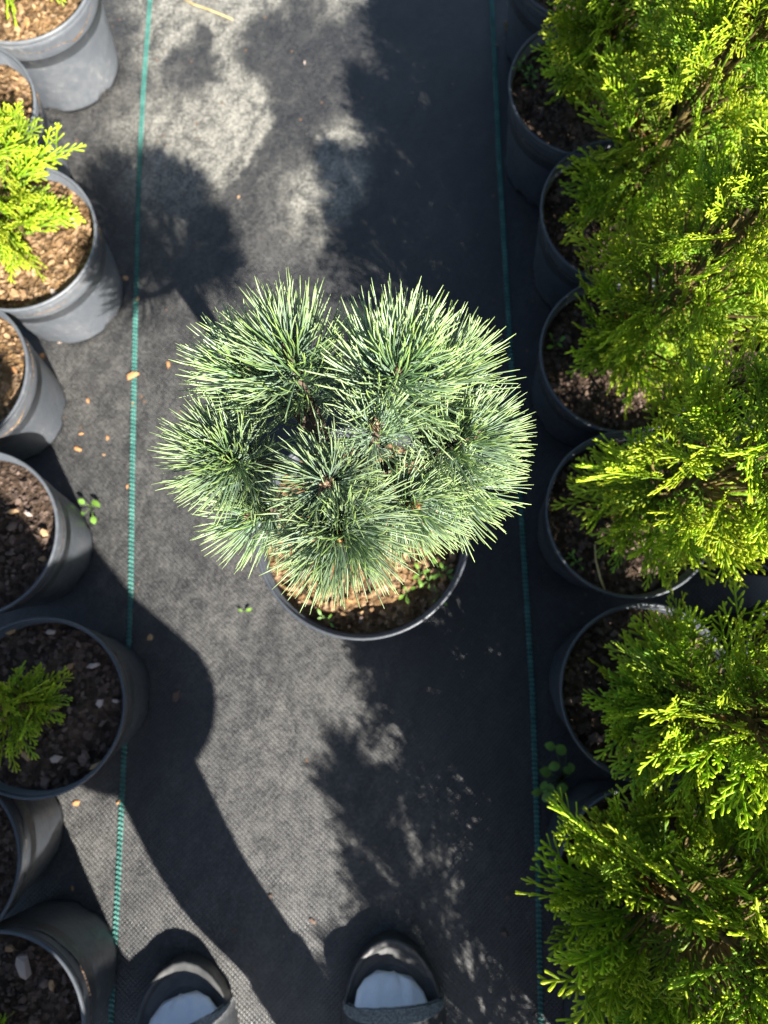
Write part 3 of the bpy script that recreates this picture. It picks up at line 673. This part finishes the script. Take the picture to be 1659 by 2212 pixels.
def build_person():
    ank = []
    for (l, rz, mi) in FEET:
        v = Vector((mi * 0.004, -0.226, 0)); v.rotate(Matrix.Rotation(rz, 3, 'Z')); ank.append(Vector(l) + v)
    (ra, la) = ank; pc = (ra + la) / 2; pc = Vector((pc.x, pc.y - 0.01, 0))
    root = tag(add('person', None, None, (pc.x, pc.y, 0)), 'person standing in white socks and dark slide sandals, head bent to look down', 'person')
    o = lambda v: (v[0] - pc.x, v[1] - pc.y)
    # one continuous body grown from a skeleton
    vs, es, rs = [], [], []
    def pt(x, y, z, rx, ry=None, link=None):
        vs.append((x, y, z)); rs.append((rx, ry or rx)); i = len(vs) - 1
        if link is not None: es.append((link, i))
        return i
    pel = pt(0, -0.01, 0.90, .135, .105); wa = pt(0, 0.0, 1.05, .115, .09, pel); ch = pt(0, 0.02, 1.23, .135, .10, wa); up = pt(0, 0.035, 1.36, .10, .08, ch); nk = pt(0, 0.06, 1.44, .05, .05, up)
    h1 = pt(0, 0.09, 1.51, .070, .080, nk); h2 = pt(0, 0.11, 1.59, .075, .088, h1); h3 = pt(0, 0.12, 1.655, .055, .065, h2); ns = pt(0, 0.185, 1.535, .014, .014, h1)
    for s, a in ((1, o(ra)), (-1, o(la))):
        hip = pt(s * 0.085, -0.01, 0.82, .085, .085, pel); th = pt(s * 0.10 + (a[0] - s * .1) * .3, 0.0, 0.65, .072, .074, hip); kn = pt(a[0] * .85 + s * .015, 0.012, 0.47, .053, .056, th)
        cf = pt(a[0] * .95, -0.006, 0.35, .050, .054, kn); lo = pt(a[0], a[1] * 1.0, 0.22, .037, .039, cf); pt(a[0], a[1], 0.13, .030, .034, lo)
        sh = pt(s * 0.17, 0.02, 1.345, .055, .055, up); el = pt(s * 0.235, -0.02, 1.09, .040, .040, sh); wr = pt(s * 0.13, 0.17, 1.01, .026, .024, el); pm = pt(s * 0.085, 0.225, 1.005, .030, .020, wr)
        for k in range(4):
            f1 = pt(s * (0.075 - .001 * k), 0.262 - .004 * abs(k - 1.5), 1.036 - 0.020 * k, .0085, .0085, pm); f2 = pt(s * 0.045, 0.282 - .005 * abs(k - 1.5), 1.036 - 0.020 * k, .008, .008, f1); pt(s * 0.022, 0.268, 1.034 - 0.020 * k, .0072, .0072, f2)
        t1 = pt(s * 0.072, 0.205, 1.040, .010, .010, pm); pt(s * 0.045, 0.222, 1.052, .009, .009, t1)
    me = bpy.data.meshes.new('body'); me.from_pydata(vs, es, []); me.update(); b = add('body', me, root)
    md = b.modifiers.new('skin', 'SKIN'); md.use_smooth_shade = True
    for i, sv in enumerate(me.skin_vertices[0].data): sv.radius = rs[i]; sv.use_root = (i == pel)
    sb = b.modifiers.new('sub', 'SUBSURF'); sb.levels = 2; sb.render_levels = 2
    me.materials.append(M['skin'])
    # clothes
    J = Join(); J.add(loft([(0, -.008, 0.70, .150, .115), (0, -.008, 0.74, .186, .128), (0, -.01, 0.80, .190, .130), (0, -.01, 0.88, .180, .126), (0, -.005, 0.97, .158, .116), (0, -.005, 1.0, .155, .114)], 40))
    for a in (o(ra), o(la)):
        sg = 1 if a[0] > 0 else -1
        J.add(loft([(a[0] * .93, -.008, .68, .082, .088), (a[0] * .98 + sg * .024, 0, .562, .106, .102), (a[0] * .98 + sg * .024, 0, .558, .111, .107), (a[0] * .95 + sg * .010, -.004, .63, .098, .101), (sg * .100, -.008, .72, .092, .106), (sg * .085, -.01, .80, .092, .108)], 28))
    V, F = J.V, J.F
    add('shorts', mesh_from('shorts', V, F, M['cloth']), root)
    add('shirt', mesh_from('shirt', *loft([(0, -.005, 0.95, .166, .124), (0, 0, 1.05, .150, .116), (0, 0.02, 1.22, .168, .126), (0, 0.03, 1.33, .160, .112), (0, 0.04, 1.39, .115, .085), (0, 0.055, 1.425, .066, .062)], 40), M['cloth']), root)
    for s in (-1, 1):
        add('sleeve', mesh_from('sleeve', *tube([(s * .135, .025, 1.365), (s * .185, .015, 1.30), (s * .222, -.012, 1.16), (s * .235, -.022, 1.11)], [.055, .064, .058, .057], 16, False), M['cloth']), root)
    hr = [(0, 0.095, 1.535, .070, .080), (0, 0.085, 1.56, .082, .092), (0, 0.095, 1.61, .086, .098), (0, 0.105, 1.66, .074, .084), (0, 0.11, 1.70, .045, .052), (0, 0.11, 1.715, .01, .012)]
    V, F = loft(hr, 28); V = [(x, y - (0.022 if y > 0.12 and z < 1.62 else 0), z) for x, y, z in V]
    add('hair', mesh_from('hair', V, F, M['hair']), root)
    for s in (-1, 1):                                       # face and ears
        add('eye', mesh_from('eye', *lathe([(.0002, -.011), (.007, -.008), (.0105, 0), (.007, .008), (.0002, .011)], 14), M['trim']), root, (s * .029, .178, 1.568), (1.3, 0, 0))
        add('iris', mesh_from('iris', *lathe([(.0052, 0), (.0045, .0012), (.0002, .002)], 12), M['hair']), root, (s * .029, .1875, 1.565), (-1.75, 0, 0))
        add('ear', mesh_from('ear', *loft([(0, 0, -.028, .004, .006), (0, 0, -.015, .007, .012), (0, 0, .010, .008, .016), (0, 0, .026, .004, .008)], 12), M['skin']), root, (s * .074, .10, 1.555))
    add('mouth', mesh_from('mouth', *tube([(-.022, -.006, 0), (-.01, .002, .002), (0, .003, .001), (.01, .002, .002), (.022, -.006, 0)], [.001, .0045, .0050, .0045, .001], 8), M['rustbud']), root, (0, .163, 1.500))
    for (l, rz, mi) in FEET:
        add('sock', sock_mesh(mi), root, (l[0] - pc.x, l[1] - pc.y, 0.0), (0, 0, rz))
build_person()

# ------------------------------------------------------------------ litter and weeds
LITTER = [(129, 733, .015, 'chip_pale', 0, 'pale round bark crumb at the foot of the dusty pot'), (284, 811, .022, 'chip_orange', 1, 'long orange bark splinter lying across the green thread'),
          (363, 787, .012, 'chip_orange', 2, ''), (91, 769, .012, 'chip_orange', 3, ''), (189, 866, .009, 'chip_orange', 0, ''), (287, 873, .008, 'chips_tan', 1, ''), (175, 937, .008, 'chip_orange', 2, ''),
          (232, 946, .008, 'chip_orange', 3, ''), (167, 969, .014, 'chip_orange', 0, 'flat orange bark chip beside the shaded left pot'), (224, 982, .006, 'chips_tan', 1, ''), (275, 1051, .007, 'chip_orange', 2, ''),
          (324, 1377, .011, 'chips_tan', 3, 'brown bark chip lying in the shadow right of the green thread'), (164, 1735, .010, 'chip_orange', 1, ''), (257, 1733, .010, 'chip_orange', 2, 'small bark chip touching the green thread in the lit wedge'), (121, 1818, .009, 'chips_tan', 0, ''),
          (380, 1503, .016, 'chips', 1, 'dark bark chip lying in the leg shadow'), (156, 1920, .008, 'chips_tan', 2, ''), (271, 600, .010, 'chips_tan', 3, ''), (296, 646, .010, 'chip_orange', 0, ''),
          (1089, 2017, .013, 'chips', 3, 'dark bark chip between the right sandal and the green thread'), (1072, 97, .012, 'chips', 2, 'brown bark chip on the thread beside the far thuja pots'), (133, 867, .010, 'chips_tan', 2, ''),
          (585, 1935, .008, 'chips', 0, ''), (505, 2010, .007, 'chips', 1, ''), (675, 1990, .012, 'chips', 2, ''), (658, 135, .007, 'chip_pale', 1, ''), (770, 700, .006, 'chips_tan', 0, ''), (515, 425, .006, 'chips_tan', 1, '')]
for (px, py, L, mt, k, lab) in LITTER:
    p = at(px, py, L * 0.12)
    o = add('bark_chip', chip_one[mt, k], None, p, (rnd.uniform(-.1, .1), rnd.uniform(-.1, .1), rnd.uniform(0, 6.28) if px != 284 else 0.35), (L, L * (0.5 if px == 284 else 1), L))
    tag(o, lab or 'small crumb of bark lying on the black ground fabric', 'bark chip', 'bark crumbs scattered on the fabric')

def leaf_geo(g, L, w, col):
    V, F, C = [], [], []; ns = 5
    for i in range(ns + 1):
        t = i / ns; ww = w * math.sin(math.pi * min(1, t * 0.93 + 0.05)) ** 0.7; z = 0.25 * L * t * (1 - t)
        for k in (-1, 0, 1): V.append((L * t, k * ww / 2, z + (0.12 * ww if k else 0))); C.append(np.array(col) * g.uniform(0.9, 1.1))
    for i in range(ns):
        for k in (0, 1): a = i * 3 + k; F.append((a, a + 1, a + 4, a + 3))
    return mesh_from('leaf', V, F, M['weed'], True, col=C)
_g = np.random.default_rng(5)
LEAF = [leaf_geo(_g, 1.0, 0.8, (0.20, 0.38, 0.06)), leaf_geo(_g, 1.0, 0.55, (0.17, 0.32, 0.04)), leaf_geo(_g, 1.0, 0.45, (0.13, 0.26, 0.035))]
def weed(name, loc, leaves, stem_h, label, cat, group=None):
    e = tag(add(name, None, None, loc), label, cat, group)
    J = Join()
    for (dx, dy, z, L, az, k) in leaves: J.add(tube([(0, 0, -0.003), (dx * .5, dy * .5, z * .7), (dx, dy, z)], [.0007, .0006, .0005], 5))
    add('stem', mesh_from('stem', J.V, J.F, M['straw'] if False else M['weed'], True, col=[(0.12, 0.2, 0.05)] * len(J.V)), e)
    for (dx, dy, z, L, az, k) in leaves:
        add('leaf', LEAF[k], e, (dx, dy, z), (rnd.uniform(-.3, .3), rnd.uniform(-.35, .1), az), L)
    return e
# round-leaved weed between the thread and the right row
pw = at(1215, 1680, 0.0); lv = []
for (px, py) in [(1195, 1612), (1222, 1625), (1205, 1650), (1235, 1668), (1232, 1650), (1180, 1690), (1168, 1708), (1172, 1728), (1190, 1712), (1213, 1712), (1188, 1670), (1225, 1700)]:
    q = at(px, py, 0.035); lv.append((q.x - pw.x, q.y - pw.y, 0.035 + rnd.uniform(-.01, .01), rnd.uniform(.011, .016), rnd.uniform(0, 6.28), 0))
weed('weed', pw, lv, .03, 'round-leaved green weed growing between thuja pots and green thread', 'weed')
pw = at(200, 1095, 0.0); weed('weed', pw, [(.004, .006, .012, .013, 5.6, 1), (-.006, .002, .012, .009, 2.5, 0), (-.006, -.010, .010, .009, 3.6, 0), (.004, -.014, .008, .010, 5.0, 0)], .01, 'tiny weed with few leaves at the shaded foot of a left pot', 'weed')
pw = at(530, 1320, 0.0); weed('weed', pw, [(.002, 0, .004, .008, 0.4, 1), (-.003, 0, .004, .006, 2.8, 1)], .01, 'tiny two-leaved seedling on bare fabric left of the pine pot', 'weed')
for (px, py, h, lab, grp) in [(925, 1195, .145, 0, 0), (950, 1230, .145, 0, 0), (958, 1241, .145, 0, 0), (925, 1255, .145, 0, 0), (905, 1240, .145, 0, 0), (878, 1280, .145, 0, 0), (705, 1335, .145, 0, 0), (950, 1290, .145, 0, 0),
                              (1135, 145, .133, 1, 1), (1148, 165, .133, 1, 1), (1120, 150, .150, 1, 1), (1145, 185, .133, 1, 1), (1215, 190, .133, 1, 1), (1240, 200, .133, 1, 1), (1230, 1205, .133, 2, 2), (1245, 1215, .133, 2, 2), (1200, 745, .133, 3, 3)]:
    p = at(px, py, h); L = rnd.uniform(.0045, .0075)
    lvs = [(rnd.uniform(-.003, .003) + .004 * math.cos(a), rnd.uniform(-.003, .003) + .004 * math.sin(a), rnd.uniform(.004, .010), L * rnd.uniform(.8, 1.3), a + rnd.uniform(-.4, .4), rnd.choice([1, 2])) for a in (0.5, 2.1, 3.7, 5.2)]
    weed('seedling', p, lvs, .01, ['small bright green seedling sprouting in the soil of the pine pot', 'small seedling at the rim of the far right thuja pot', 'small seedling beside the dry stalk in the thuja pot', 'small seedling in the flecked soil of a thuja pot'][lab], 'seedling',
         ['seedlings in the pine pot', 'seedlings in the far right thuja pot', 'seedlings by the dry stalk', None][grp])
# dry stalks
def stalk(pts, r, label, z=None):
    P = [at(px, py, h) for px, py, h in pts]; o0 = P[0]
    tag(add('dry_stalk', mesh_from('dry_stalk', *tube([p - o0 for p in P], [r] * len(P), 6), M['straw']), None, o0), label, 'straw')
stalk([(385, -8, .002), (420, 10, .004), (455, 22, .003), (503, 42, .002)], .0011, 'dry yellow straw on the pale dusty fabric')
stalk([(1285, 1175, .142), (1287, 1210, .146), (1297, 1250, .144), (1307, 1277, .141)], .0011, 'dry brown stalk lying on the soil of the thuja pot beside the pine')
# fallen yellow thuja tip near the far thread
p_ = at(1098, 85, 0.004); o_ = add('fallen_twig', sprays_brown[0], None, p_, (0.2, 0.1, 1.4), 0.55); tag(o_, 'fallen yellowed thuja twig on the fabric beside the far right pots', 'twig')
